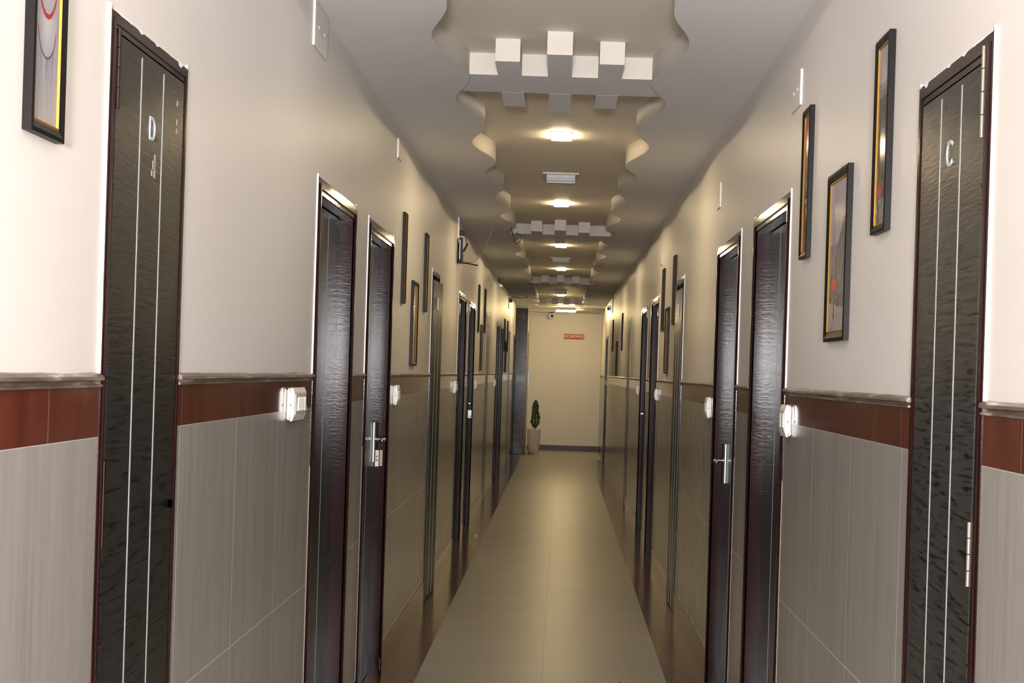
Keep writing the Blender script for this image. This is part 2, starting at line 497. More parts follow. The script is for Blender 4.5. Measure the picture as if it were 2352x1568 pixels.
def make_door(idx, side, y0, kind, label):
    w = dwidth(kind); x = wall_x(side); mp = wallmap(side)
    root = empty('door_%d' % idx, (x, y0 + w / 2, 0), label, 'door', kind='structure')
    if kind == 'r': root['group'] = 'room doors along the corridor'
    else: root['group'] = 'narrow shaft doors along the corridor'
    AR = arw(side, kind)
    h = w / 2; oi = h - AR          # opening half width
    oh = DOOR_H - AR                # opening height
    rec = 0.052 if kind == 'r' else -0.007
    # frame: architrave swept round three sides + jamb lining
    bm = bmesh.new()
    def ring(d):  # corner path at distance d outside the opening
        return [(-oi - d, 0.0), (-oi - d, oh + d), (oi + d, oh + d), (oi + d, 0.0)]
    rows = []
    for d, p in arch_profile(AR): rows.append([bm.verts.new((a, -p, z)) for a, z in ring(d)])
    for r0, r1 in zip(rows, rows[1:]):
        for j in range(3): bm.faces.new((r0[j], r0[j + 1], r1[j + 1], r1[j]))
    # lining (stop + jamb)
    dep = 0.13
    for a0, a1 in ((-oi - 0.011, -oi), (oi, oi + 0.011)): box(bm, a0, a1, -0.0055, dep, 0, oh)
    box(bm, -oi - 0.011, oi + 0.011, -0.0055, dep, oh, oh + 0.011)
    obj('frame', bm, M['frame'], root, remap=mp)
    # white paint line along the outer edge of the frame
    bm = bmesh.new()
    nseg = 46
    for sgn in (-1, 1):
        prev = None
        for i in range(nseg + 1):
            z = RAIL_T + (DOOR_H + 0.01 - RAIL_T) * i / nseg
            wv = 0.0014 + 0.0012 * mnoise.noise((z * 9, y0 * 3 + sgn, 0.3)) + (0.0025 if mnoise.noise((z * 21, y0, sgn)) > 0.42 else 0)
            q = [bm.verts.new((sgn * (h - 0.0005), pz, z)) for pz in (0.0, -0.0050)] + [bm.verts.new((sgn * (h + wv), pz, z)) for pz in (-0.0050, 0.0)]
            if prev:
                for j in range(4): bm.faces.new((prev[j], prev[(j + 1) % 4], q[(j + 1) % 4], q[j]))
            prev = q
    prev = None; nt = 60
    for i in range(nt + 1):
        a = -h + w * i / nt
        n = mnoise.noise((a * 30 + y0 * 5, 0.7, y0))
        wv = 0.0012 + max(0, n) * 0.004; dr = 0.001 + (max(0, n - 0.15) * 0.022 * (0.25 + i / nt) if kind != 'r' else 0)
        q = [bm.verts.new((a, pz, z)) for pz, z in ((0.0, DOOR_H - 0.0005), (-0.0066, DOOR_H - dr), (-0.0066, DOOR_H + wv), (0.0, DOOR_H + wv * 1.5))]
        if prev:
            for j in range(4): bm.faces.new((prev[j], prev[(j + 1) % 4], q[(j + 1) % 4], q[j]))
        prev = q
    obj('paint_line', bm, M['whitepaint'], root, remap=mp)
    if kind == 'r':
        # pencil of dried paint below the rail too, thinner
        bm = bmesh.new(); box(bm, -h - 0.0025, -h - 0.0002, -0.006, 0, 0.15, BAND_B - 0.2)
        obj('grout_line', bm, M['residue'], root, remap=mp)
    # slab
    ang = 0.0
    slab_root = root
    t = 0.034
    gap = 0.0015
    sm = lambda c: mp(c)
    top = oh - 0.004; bot = 0.006
    if kind == 'a':
        # ajar: hinged on the near side, free edge swung a little into the corridor
        ang = math.radians(2.2 if side == 'L' else 0.6); hx = -oi + 0.002
        top = oh - 0.034
        def sm(c, hx=hx, ang=ang):
            dx, dy = c.x - hx, c.y + 0.013
            return mp(Vector((hx + dx * math.cos(ang) + dy * math.sin(ang), -dx * math.sin(ang) + dy * math.cos(ang) - 0.013, c.z)))
        rec = -0.012; ext = 0.012
        # added dark back panel, stops light leaking in past the ajar slab
        bm = bmesh.new(); box(bm, -oi, oi, 0.12, 0.128, 0, oh); obj('dark_back_panel', bm, M['slab'], root, remap=mp)
    else: ext = 0.0
    x0, x1 = -oi + gap, oi - gap + ext
    if kind == 'a': x0 = -oi + 0.002
    bm = bmesh.new(); box(bm, x0, x1, rec, rec + t, bot, top)
    # slab in local space first (texture follows it), map after
    slab = obj('slab', bm, M['slabgrey'] if (side == 'R' and y0 < 3) else M['slab'], root, bevel=0.0, remap=sm)
    W = x1 - x0
    for fr in ((0.335, 0.665) if kind != 'r' else (0.34, 0.66)):
        cx = x0 + W * fr
        hw = 0.0036
        bm = bmesh.new(); box(bm, cx - hw, cx + hw, rec - 0.0004, rec + 0.003, bot + 0.01, top - 0.012)
        obj('metal_strip', bm, M['strip'], slab, remap=sm)
    return root, slab, (x0, x1, rec, sm, oi, oh)

door_info = {}
names = {'n': 'narrow dark shaft door', 'r': 'dark wood room door', 'a': 'narrow dark shaft door'}
L_labels = {
    2.83: 'narrow dark shaft door marked D, nearest door on the left',
    5.25: 'dark recessed room door just past the big ribbed switch box on the left',
    6.64: 'dark recessed left room door with steel lever plate and white tag',
    9.93: 'narrow shaft door standing ajar on the left, right of three orange pictures',
    12.53: 'dark room door on the left just below and past the black router',
    13.90: 'dark left room door with a silver padlock hasp on its jamb',
    17.23: 'narrow closed shaft door on the left, between the second picture trio and the far rooms',
    19.86: 'nearer of the far pair of dark room doors on the left wall',
    21.14: 'farther of the far pair of dark room doors on the left wall',
    24.64: 'narrow shaft door on the left just past the farthest picture trio',
    27.07: 'last dark door on the left, tucked against the granite pillar'}
R_labels = {
    2.79: 'narrow grained shaft door marked C, nearest door on the right',
    5.255: 'dark recessed room door on the right, left of the grey street pictures',
    6.70: 'dark recessed right room door with a long steel lever plate',
    9.78: 'narrow shaft door standing ajar on the right, beside the slim orange pictures',
    12.24: 'dark room door on the right, first past the second picture trio',
    13.80: 'dark right room door with a small bright latch at mid height',
    17.16: 'narrow shaft door on the right, alone between far rooms and the last pictures',
    25.42: 'last dark door on the right, beside the far end wall'}
for i, (side, y0, kind) in enumerate(doors):
    lab = (L_labels if side == 'L' else R_labels)[y0]
    door_info[(side, y0)] = make_door(i + 1, side, y0, kind, lab)

# letters on the shaft doors
def letter(side, y0, ch, z, size, dx=0.0):
    root, slab, (x0, x1, rec, sm, oi, oh) = door_info[(side, y0)]
    return text_on_wall('door_letter', ch, size, 0.0012, M['lettermetal'], slab, side, (x0 + x1) / 2 + dx, -rec + 0.0015, z, 1.0)
letter('L', 2.83, 'D', 1.963, 0.068)
letter('R', 2.79, 'C', 1.957, 0.074)
# small letter strokes on the ajar ones
for side, y0, z in (('L', 9.93, 1.93), ('R', 9.78, 1.93)):
    root, slab, (x0, x1, rec, sm, oi, oh) = door_info[(side, y0)]
    bm = bmesh.new(); c = (x0 + x1) / 2
    box(bm, c - 0.008, c + 0.008, rec - 0.004, rec + 0.001, z - 0.04, z + 0.04)
    obj('door_letter', bm, M['white'], slab, remap=sm)
for y0, z in ((17.23, 1.93),):
    root, slab, (x0, x1, rec, sm, oi, oh) = door_info[('L', y0)]
    bm = bmesh.new(); box(bm, -0.012, 0.012, rec - 0.004, rec + 0.001, z - 0.05, z + 0.05); obj('door_letter', bm, M['white'], slab, remap=sm)
# glue residue below the D
root, slab, (x0, x1, rec, sm, oi, oh) = door_info[('L', 2.83)]
bm = bmesh.new()
for a, b, c, d in ((0.006, 0.016, 1.872, 1.884), (0.026, 0.036, 1.870, 1.918), (0.014, 0.026, 1.886, 1.904)): box(bm, a, b, rec - 0.0012, rec + 0.001, c, d)
obj('glue_residue', bm, M['residue'], slab, remap=sm)
bm = bmesh.new(); lathe(bm, [(0.0085, 0.0), (0.0085, 0.007), (0.005, 0.010)], 16, axis='y')
for v in bm.verts: v.co = Vector((oi - 0.032, rec - v.co.y, 1.192 + v.co.z))
obj('keyhole_boss', bm, M['chrome'], slab, remap=sm)
for z in (2.045, 2.005, 1.985):
    bm = bmesh.new(); box(bm, oi - 0.06, oi - 0.051, rec - 0.0012, rec + 0.001, z, z + 0.012); obj('paint_fleck', bm, M['residue'], slab, remap=sm)
# hinges near the outer (camera) side
for side, y0, zs in (('L', 2.83, ((1.965, 0.15),)), ('R', 2.79, ((1.955, 0.17), (1.13, 0.12)))):
    root, slab, (x0, x1, rec, sm, oi, oh) = door_info[(side, y0)]
    for z, hh in zs:
        bm = bmesh.new()
        for k in range(4):
            za = z + hh * k / 4
            lathe(bm, [(0.0038, za + 0.001), (0.0038, za + hh / 4 - 0.001)], 12, c=(-oi + 0.006, rec - 0.002, 0))
        obj('hinge', bm, M['frame'] if side == 'L' else M['hinge'], slab, remap=sm)
# chipped wood on the near right frame and left frame
for side, y0, a, zs in (('R', 2.79, 1, ((1.10, 0.05), (1.22, 0.09))), ('L', 2.83, -1, ((1.15, 0.16),)), ('L', 6.64, 1, ((0.02, 0.06),))):
    root, slab, (x0, x1, rec, sm, oi, oh) = door_info[(side, y0)]
    bm = bmesh.new()
    for z, hh in zs:
        for k in range(6):
            za = z + hh * k / 6; ww = 0.003 + 0.004 * random.random()
            box(bm, a * (oi - 0.0005) - (ww if a > 0 else 0), a * (oi - 0.0005) + (0 if a > 0 else ww), -0.007, -0.0045, za, za + hh / 6)
    obj('chipped_edge', bm, M['grime'], root, remap=wallmap(side))

# room numbers, lever plates, latches
def lever(side, y0, zc, tagcard):
    root, slab, (x0, x1, rec, sm, oi, oh) = door_info[(side, y0)]
    px = oi - 0.075
    bm = bmesh.new(); box(bm, px - 0.022, px + 0.022, rec - 0.011, rec, zc - 0.1, zc + 0.095)
    pl = obj('lever_plate', bm, M['steel'], slab, remap=sm, bevel=0.003)
    bm = bmesh.new()
    tube(bm, [(px, rec - 0.008, zc + 0.012), (px, rec - 0.035, zc + 0.012), (px, rec - 0.05, zc + 0.012), (px - 0.015, rec - 0.056, zc + 0.012), (px - 0.06, rec - 0.056, zc + 0.012), (px - 0.11, rec - 0.054, zc + 0.010)], 0.0095, 10)
    obj('lever', bm, M['chrome'], pl, remap=sm, smooth=True)
    if tagcard:
        mp = wallmap(side)
        bm = bmesh.new(); box(bm, oi - 0.004, oi - 0.0002, 0.030, 0.048, zc - 0.125, zc - 0.045)
        c = obj('door_tag', bm, M['card'], root, remap=mp, bevel=0.0005)
        bm = bmesh.new()
        for z0, z1, d0, d1 in ((zc - 0.079, zc - 0.073, 0.035, 0.042), (zc - 0.086, zc - 0.083, 0.037, 0.040), (zc - 0.097, zc - 0.091, 0.034, 0.043)):
            box(bm, oi - 0.0048, oi - 0.0038, d0, d1, z0, z1)
        obj('tag_marks', bm, M['ink'], c, remap=mp)
        bm = bmesh.new(); box(bm, oi - 0.0025, oi - 0.0003, 0.012, 0.026, zc - 0.122, zc - 0.045)
        obj('strike_plate', bm, M['hinge'], root, remap=mp)
lever('L', 6.64, 1.14, True)
lever('R', 6.70, 1.085, False)
# hasp on the second-pair left door, small latch opposite
root, slab, (x0, x1, rec, sm, oi, oh) = door_info[('L', 13.90)]
bm = bmesh.new(); box(bm, oi - 0.006, oi - 0.0002, -0.004, 0.034, 1.04, 1.118); hs = obj('hasp_plate', bm, M['steel'], root, remap=wallmap('L'), bevel=0.002)
bm = bmesh.new(); box(bm, oi - 0.0075, oi - 0.0058, 0.004, 0.014, 1.05, 1.065); obj('latch_hole', bm, M['black'], hs, remap=wallmap('L'))
bm = bmesh.new(); box(bm, oi - 0.02, oi - 0.0002, 0.01, 0.028, 1.176, 1.186); obj('latch_bolt', bm, M['chrome'], root, remap=wallmap('L'))
root, slab, (x0, x1, rec, sm, oi, oh) = door_info[('R', 13.80)]
bm = bmesh.new(); box(bm, oi - 0.02, oi - 0.0002, 0.005, 0.03, 1.13, 1.142); obj('latch_bolt', bm, M['chrome'], root, remap=wallmap('R'))
# white number plate on the near right room door, peephole on the left lever door
root, slab, (x0, x1, rec, sm, oi, oh) = door_info[('R', 5.255)]
bm = bmesh.new(); box(bm, -0.09, -0.078, rec - 0.004, rec, 1.82, 1.875); obj('number_stroke', bm, M['white'], slab, remap=sm)
root, slab, (x0, x1, rec, sm, oi, oh) = door_info[('L', 6.64)]
for z in (1.888, 1.915):
    bm = bmesh.new(); lathe(bm, [(0.009, 0), (0.009, 0.004), (0.006, 0.006)], 14, axis='y')
    for v in bm.verts: v.co = Vector((-0.16, rec - v.co.y, z + v.co.z))
    obj('peephole', bm, M['chrome'], slab, remap=sm)

# ------------------------------------------------------------------ switches
def switch(side, y0, zc, w, hgt, prot, label, ribs=False):
    x = wall_x(side); mp = wallmap(side)
    root = empty('switch_box' if ribs else 'wall_switch', (x, y0 + w / 2, zc), label, 'switch', 'white switch plates beside the doors')
    base = -0.0046
    # rounded-profile body
    bm = bmesh.new()
    prof = []
    hh = hgt / 2
    for i in range(9):
        a = -PI / 2 + PI * i / 8
        prof.append((base - prot * 0.45 * (0.55 + 0.45 * math.cos(a)), hh * math.sin(a)))
    pts = [(base, -hh * 0.86)] + prof + [(base, hh * 0.86)]
    r0 = [bm.verts.new((-w / 2, p, z)) for p, z in pts]; r1 = [bm.verts.new((w / 2, p, z)) for p, z in pts]
    n = len(pts)
    for j in range(n): bm.faces.new((r0[j], r0[(j + 1) % n], r1[(j + 1) % n], r1[j]))
    bm.faces.new(r0[::-1]); bm.faces.new(r1)
    obj('back_box', bm, M['white'], root, remap=mp, bevel=0.002)
    bm = bmesh.new(); d0 = base - prot * 0.45
    prof = [(d0 + 0.001, -hh * 1.03), (d0 - prot * 0.25, -hh * 1.03), (d0 - prot * 0.52, -hh * 0.7), (d0 - prot * 0.55, 0), (d0 - prot * 0.52, hh * 0.7), (d0 - prot * 0.25, hh), (d0 + 0.001, hh)]
    r0 = [bm.verts.new((-w / 2 + 0.002, p, z)) for p, z in prof]; r1 = [bm.verts.new((w / 2 - 0.002, p, z)) for p, z in prof]
    n = len(prof)
    for j in range(n): bm.faces.new((r0[j], r0[(j + 1) % n], r1[(j + 1) % n], r1[j]))
    bm.faces.new(r0[::-1]); bm.faces.new(r1)
    cov = obj('cover', bm, M['white'], root, remap=mp, bevel=0.002)
    bm = bmesh.new(); fr = d0 - prot * 0.55
    box(bm, -w * 0.42, w * 0.42, fr - 0.0015, fr + 0.004, -hh * 0.62, hh * 0.62)
    face = obj('face_plate', bm, M['cream'], root, remap=mp, bevel=0.001)
    if ribs:
        for k in range(5):
            bm = bmesh.new(); c = -w * 0.30 + k * w * 0.11
            vs = []
            for dx, z in ((c, -hh * 0.4), (c + w * 0.055, -hh * 0.4), (c + w * 0.105, hh * 0.42), (c + w * 0.05, hh * 0.42)):
                vs.append((bm.verts.new((dx, fr - 0.001, z)), bm.verts.new((dx, fr - 0.006, z))))
            for j in range(4): bm.faces.new((vs[j][0], vs[(j + 1) % 4][0], vs[(j + 1) % 4][1], vs[j][1]))
            bm.faces.new([v[1] for v in vs]); bm.faces.new([v[0] for v in vs][::-1])
            obj('rib', bm, M['white'], face, remap=mp)
        bm = bmesh.new(); tri = [(w * 0.20, -hh * 0.42), (w * 0.38, -hh * 0.42), (w * 0.24, hh * 0.42)]
        vs = [(bm.verts.new((a, fr - 0.001, z)), bm.verts.new((a, fr - 0.007, z))) for a, z in tri]
        for j in range(3): bm.faces.new((vs[j][0], vs[(j + 1) % 3][0], vs[(j + 1) % 3][1], vs[j][1]))
        bm.faces.new([v[1] for v in vs]); bm.faces.new([v[0] for v in vs][::-1])
        obj('wedge_key', bm, M['white'], face, remap=mp)
    else:
        for k in (-1, 1):
            bm = bmesh.new(); box(bm, k * w * 0.2 - w * 0.15, k * w * 0.2 + w * 0.15, fr - 0.004, fr, -hh * 0.45, hh * 0.45)
            obj('rocker', bm, M['white'], face, remap=mp, bevel=0.001)
    bm = bmesh.new(); lathe(bm, [(0.004, 0), (0.004, 0.001)], 10, axis='x')
    for v in bm.verts: v.co = Vector((-w / 2 - v.co.x - 0.0003 + 0.002, d0 + v.co.y, -0.003 + v.co.z))
    obj('side_screw', bm, M['residue'], root, remap=mp)
    return root
switch('L', 4.77, 1.377, 0.225, 0.102, 0.024, 'large white switch box with slanted ribs on the near left wall', True)
switch('L', 7.80, 1.362, 0.13, 0.10, 0.022, 'white wall switch on the left just past the lever-handled door')
switch('L', 12.14, 1.362, 0.2, 0.10, 0.022, 'white wall switch on the left before the router-side room door')
switch('L', 15.12, 1.36, 0.13, 0.09, 0.022, 'small white switch on the left just past the padlock-hasp door')
switch('L', 19.49, 1.345, 0.13, 0.09, 0.022, 'small white switch on the left before the far pair of rooms')
switch('R', 5.087, 1.365, 0.13, 0.105, 0.022, 'white wall switch on the right, nearest, below the grey street pictures')
switch('R', 7.79, 1.348, 0.13, 0.105, 0.022, 'white wall switch on the right just past the steel lever door')
switch('R', 12.06, 1.352, 0.13, 0.09, 0.022, 'small white switch on the right below the second picture trio')
switch('R', 15.02, 1.355, 0.13, 0.09, 0.022, 'tiny white switch on the right just past the far room pair')
switch('R', 25.25, 1.36, 0.13, 0.09, 0.022, 'farthest tiny white switch on the right beside the last door')

# blank junction covers high on the walls
def cover(side, y0, z0, w, h, label):
    x = wall_x(side); mp = wallmap(side)
    root = empty('junction_cover', (x, y0 + w / 2, z0), label, 'junction cover', 'blank wall-coloured covers near the ceiling')
    bm = bmesh.new(); box(bm, -w / 2, w / 2, -0.007, 0.0, 0, h)
    obj('plate', bm, M['wall'], root, remap=mp, bevel=0.0012)
    for a in (-w * 0.22, w * 0.22):
        bm = bmesh.new()
        lathe(bm, [(0.006, 0), (0.006, 0.001), (0.003, 0.002)], 12, c=(a, 0, h * 0.5), axis='y')
        for v in bm.verts: v.co.y = -0.007 - v.co.y
        obj('screw', bm, M['whitepaint'], root, remap=mp)
    bm = bmesh.new(); box(bm, -w / 2 - 0.003, -w / 2, -0.0065, 0, 0, h); obj('plate_edge', bm, M['whitepaint'], root, remap=mp)
    return root
cover('L', 5.07, 2.55, 0.27, 0.146, 'large blank cover plate touching the ceiling on the left wall')
cover('L', 7.69, 2.545, 0.17, 0.095, 'small blank cover plate on the left wall, above the pictures')
cover('R', 5.105, 2.41, 0.19, 0.118, 'blank cover plate on the right wall, above the slim red picture')
cover('R', 7.66, 2.345, 0.15, 0.122, 'blank cover plate high on the right wall past the lever door')
cover('R', 12.07, 2.37, 0.15, 0.085, 'small blank cover plate high on the right, above the second picture trio')

# ------------------------------------------------------------------ pictures
def clamp(v): return max(0.0, min(1.0, v))
def mixc(a, b, t): t = clamp(t); return tuple(a[i] * (1 - t) + b[i] * t for i in range(3))
def fn(x, y, s, o=0.0): return mnoise.fractal((x * s, y * s, o), 0.8, 2.1, 4) * 0.5 + 0.5
def ell(u, t, cu, ct, ru, rt): return math.hypot((u - cu) / ru, (t - ct) / rt)

def paint_white(u, t, o):       # lavender drapes, a pale oval with a red rim
    c = mixc((0.16, 0.13, 0.17), (0.40, 0.38, 0.47), fn(u * 3, t * 0.7, 2.2, o))
    c = mixc(c, (0.56, 0.56, 0.62), fn(u * 6, t * 0.8, 2.6, o + 4) * 1.6 - 0.6)
    c = mixc(c, (0.20, 0.17, 0.18), (0.30 - abs(u - 0.38)) * 1.4 * (1 if t < 0.7 else 0.2))
    c = mixc(c, (0.36, 0.30, 0.22), (u - 0.82) * 3)
    for cu, ct, ru, rt, rim in ((0.50, 0.63, 0.36, 0.125, 0), (0.50, 0.43, 0.38, 0.165, 1)):
        e = ell(u, t, cu, ct, ru, rt)
        if e < 1.0: c = mixc((0.62, 0.61, 0.62), (0.44, 0.42, 0.47), e)
        elif e < (1.12 if rim else 1.08) and t > ct + 0.02: c = (0.45, 0.015, 0.02) if rim else (0.14, 0.06, 0.11)
    if t > 0.75: c = mixc(c, (0.52, 0.49, 0.45), (t - 0.75) * 3.5)
    return c
def paint_street(u, t, o):      # grey wet street, dark house fronts on the right, a red umbrella
    sky = mixc((0.36, 0.32, 0.34), (0.55, 0.50, 0.52), fn(u * 2, t, 3, o))
    house = mixc((0.04, 0.04, 0.045), (0.30, 0.27, 0.28), fn(u * 9, t * 1.6, 3, o + 2) * 1.5 - 0.3)
    edge = 0.85 - max(0, t - 0.22) * 1.8
    c = sky
    if t > 0.26 and u > edge + 0.08 * (fn(u, t * 9, 1, o) - 0.5): c = house
    elif t > 0.42: c = mixc(house, sky, 0.35)
    if t > 0.80 + 0.06 * u: c = mixc((0.30, 0.27, 0.28), (0.42, 0.39, 0.40), fn(u * 2, t * 4, 4, o))
    if 0.75 < t < 0.84 and u > 0.45 and fn(u * 6, t * 8, 2, o + 7) > 0.5: c = (0.05, 0.05, 0.05)
    if abs(u - 0.33) < 0.035 and 0.72 < t < 0.92: c = (0.04, 0.035, 0.04)
    if ell(u, t, 0.30, 0.685, 0.14, 0.042) < 1: c = (0.62, 0.06, 0.035)
    return c
def paint_redtree(u, t, o):
    n = fn(u * 3, t * 3, 4, o)
    c = mixc((0.34, 0.31, 0.33), (0.10, 0.09, 0.09), t * 1.2)
    if t < 0.45 and n > 0.42: c = mixc((0.50, 0.10, 0.12), (0.30, 0.03, 0.04), n)
    if t > 0.55: c = mixc((0.04, 0.045, 0.04), (0.20, 0.19, 0.18), n * 1.3 - 0.35)
    if t > 0.72 and n > 0.62: c = (0.45, 0.06, 0.06)
    if ell(u, t, 0.5, 0.63, 0.25, 0.02) < 1: c = (0.55, 0.52, 0.5)
    return c
def paint_darkstreet(u, t, o):
    n = fn(u * 5, t * 3, 4, o)
    c = mixc((0.40, 0.36, 0.37), (0.33, 0.29, 0.30), fn(u, t, 3, o))
    if t > 0.28: c = mixc((0.05, 0.055, 0.05), (0.24, 0.23, 0.23), n * 1.5 - 0.4)
    if 0.2 < t < 0.36 and fn(u * 7, t, 3, o + 3) > 0.55: c = (0.10, 0.10, 0.10)
    if ell(u, t, 0.38, 0.80, 0.22, 0.05) < 1 and n > 0.4: c = (0.60, 0.10, 0.09)
    if t > 0.86 and n > 0.55: c = (0.45, 0.42, 0.42)
    return c
def paint_autumn(u, t, o):
    n = fn(u * 4, t * 2, 4, o)
    c = mixc((0.42, 0.36, 0.32), (0.46, 0.24, 0.10), clamp(t * 1.2))
    c = mixc(c, (0.55, 0.20, 0.05), n * 1.7 - 0.7)
    if 0.25 < t < 0.55 and fn(u * 3, t * 4, 3, o + 5) > 0.55: c = mixc(c, (0.20, 0.22, 0.05), 0.7)
    if t > 0.5 and fn(u * 8, t * 2, 3, o + 9) > 0.60: c = (0.12, 0.08, 0.10)
    if t > 0.6 and fn(u * 5, t * 5, 3, o + 11) > 0.66: c = (0.45, 0.42, 0.48)
    if t > 0.85: c = mixc(c, (0.35, 0.25, 0.20), 0.5)
    return c
PAINT = dict(white=paint_white, street=paint_street, redtree=paint_redtree, darkstreet=paint_darkstreet, autumn=paint_autumn)

def picture(side, y0, z0, w, h, kind, label, group, seed=0, hook=False):
    x = wall_x(side); mp = wallmap(side); P = 0.015
    root = empty('framed_picture', (x, y0 + w / 2, z0), label, 'picture', group)
    fw = 0.018 if w < 0.2 else 0.024
    # frame: mitred moulding
    bm = bmesh.new(); prof = [(0.0, 0.0), (0.0, P), (fw * 0.35, P + 0.002), (fw, P * 0.75), (fw, 0.0)]
    rows = []
    for d, p in prof: rows.append([bm.verts.new((a, -p, z)) for a, z in ((-w / 2 + d, d), (w / 2 - d, d), (w / 2 - d, h - d), (-w / 2 + d, h - d))])
    for r0, r1 in zip(rows, rows[1:]):
        for j in range(4): bm.faces.new((r0[j], r0[(j + 1) % 4], r1[(j + 1) % 4], r1[j]))
    obj('frame', bm, M['picframe'], root, remap=mp)
    gw = 0.006; bm = bmesh.new(); rows = []
    for d, p in ((fw - 0.001, P * 0.72), (fw + gw * 0.6, P * 0.80), (fw + gw, P * 0.5)):
        rows.append([bm.verts.new((a, -p, z)) for a, z in ((-w / 2 + d, d), (w / 2 - d, d), (w / 2 - d, h - d), (-w / 2 + d, h - d))])
    for r0, r1 in zip(rows, rows[1:]):
        for j in range(4): bm.faces.new((r0[j], r0[(j + 1) % 4], r1[(j + 1) % 4], r1[j]))
    obj('gold_slip', bm, M['gold'], root, remap=mp)
    d = fw + gw * 0.8; nx, nz = (56, 170) if kind == 'white' else ((40, 110) if y0 < 6 else ((20, 56) if w < 0.2 else (30, 60)))
    dim = 0.72 if kind == 'white' else 1.0
    bm = bmesh.new(); lay = bm.loops.layers.float_color.new('Col')
    vs = [[bm.verts.new((-w / 2 + d + (w - 2 * d) * i / nx, -P * 0.55, d + (h - 2 * d) * j / nz)) for i in range(nx + 1)] for j in range(nz + 1)]
    fun = PAINT[kind]
    for j in range(nz):
        for i in range(nx):
            f = bm.faces.new((vs[j][i], vs[j][i + 1], vs[j + 1][i + 1], vs[j + 1][i]))
            u = (i + 0.5) / nx; t = 1 - (j + 0.5) / nz
            if side == 'R': u = 1 - u
            c = [0.0, 0.0, 0.0]
            for du, dt in ((-0.25, -0.25), (0.25, -0.25), (-0.25, 0.25), (0.25, 0.25)):
                q = fun(u + du / nx, t + dt / nz, seed * 3.7)
                for k in range(3): c[k] += 0.25 * q[k] * dim
            for lp in f.loops: lp[lay] = (c[0], c[1], c[2], 1)
    obj('print', bm, M['art'], root, remap=mp)
    if hook:
        bm = bmesh.new(); tube(bm, [(0, -0.004, h - 0.004), (0.0, -0.006, h + 0.008), (0.004, -0.003, h + 0.014)], 0.0015, 6)
        obj('hook', bm, M['steel'], root, remap=mp)
    return root
NP = 'framed pictures hung along the corridor'
SW, SH = 0.15, 0.475
picture('L', 2.395, 1.852, 0.16, SH, 'white', 'pale picture with a red-rimmed oval at the near left edge', NP, 1)
picture('L', 8.05, 1.838, 0.12, SH, 'autumn', 'upper left slim orange picture, first past the lever door on the left', NP, 2)
picture('L', 8.60, 1.515, 0.31, SH, 'autumn', 'lower wide orange picture with green leaves on the left wall', NP, 3, True)
picture('L', 9.345, 1.846, 0.14, SH, 'autumn', 'upper slim brown picture just before the ajar left shaft door', NP, 4)
picture('L', 15.40, 1.88, 0.13, SH, 'autumn', 'upper nearer picture of the second trio on the left wall', NP, 5)
picture('L', 15.99, 1.50, 0.28, SH, 'autumn', 'lower middle picture of the second trio on the left wall', NP, 6)
picture('L', 16.64, 1.905, 0.13, SH, 'autumn', 'upper farther picture of the second trio on the left wall', NP, 7)
picture('L', 22.58, 1.79, 0.13, SH, 'autumn', 'upper nearer picture of the farthest left trio', NP, 8)
picture('L', 23.13, 1.48, 0.28, SH, 'autumn', 'lower middle picture of the farthest left trio', NP, 9)
picture('L', 23.82, 1.80, 0.13, SH, 'autumn', 'upper farther picture of the farthest left trio', NP, 10)
picture('R', 3.652, 1.862, 0.165, SH, 'darkstreet', 'dark slim street picture nearest on the right, beside the C door', NP, 11)
picture('R', 4.14, 1.612, 0.315, SH, 'street', 'wide grey street picture with a red umbrella on the right', NP, 12, True)
picture('R', 4.82, 1.886, 0.15, SH, 'redtree', 'slim picture with red foliage, upper left of the right-hand trio', NP, 13)
picture('R', 10.515, 1.853, 0.15, SH, 'autumn', 'upper nearer picture of the second right trio, by the ajar door', NP, 14)
picture('R', 11.05, 1.52, 0.30, SH, 'autumn', 'lower middle picture of the second right trio', NP, 15, True)
picture('R', 11.65, 1.838, 0.15, SH, 'autumn', 'upper farther picture of the second right trio', NP, 16)
picture('R', 19.47, 1.804, 0.14, SH, 'autumn', 'upper nearer picture of the farthest right trio', NP, 17)
picture('R', 21.1, 1.485, 0.30, SH, 'autumn', 'lower middle picture of the farthest right trio', NP, 18)
picture('R', 22.98, 1.84, 0.14, SH, 'autumn', 'upper farther picture of the farthest right trio, near the end wall', NP, 19)

# ------------------------------------------------------------------ lamps in the tray
def panel_lamp(y, cool, label, x=-0.036):
    root = empty('panel_lamp', (x, y, TRAY), label, 'ceiling light', 'square lamps down the ceiling tray')
    w, d, hgt = 0.054, 0.120, 0.015
    bm = bmesh.new()
    for a0, a1, b0, b1 in ((-w - 0.004, -w, -d - 0.004, d + 0.004), (w, w + 0.004, -d - 0.004, d + 0.004), (-w, w, -d - 0.004, -d), (-w, w, d, d + 0.004)):
        box(bm, a0, a1, b0, b1, -0.006, -0.0002)
    obj('housing', bm, M['white'], root)
    bm = bmesh.new(); box(bm, -w, w, -d, d, -hgt, -0.0004)
    obj('diffuser', bm, M['led_cool'] if cool else M['led'], root, bevel=0.003)
for y, cool, lab in ((1.25, 1, 'lit panel lamp overhead, outside the view'),
                     (4.68, 1, 'lit panel lamp just above the top of the view'),
                     (8.42, 0, 'nearest lit panel lamp, past the first ceiling bar'), (11.81, 0, 'second lit panel lamp, past the nearest vent'),
                     (15.69, 0, 'third lit panel lamp, just past the second ceiling bar'), (19.25, 0, 'fourth lit panel lamp, before the third ceiling bar'),
                     (25.73, 0, 'farthest small lit panel lamp, near the end wall')):
    panel_lamp(y, cool, lab)

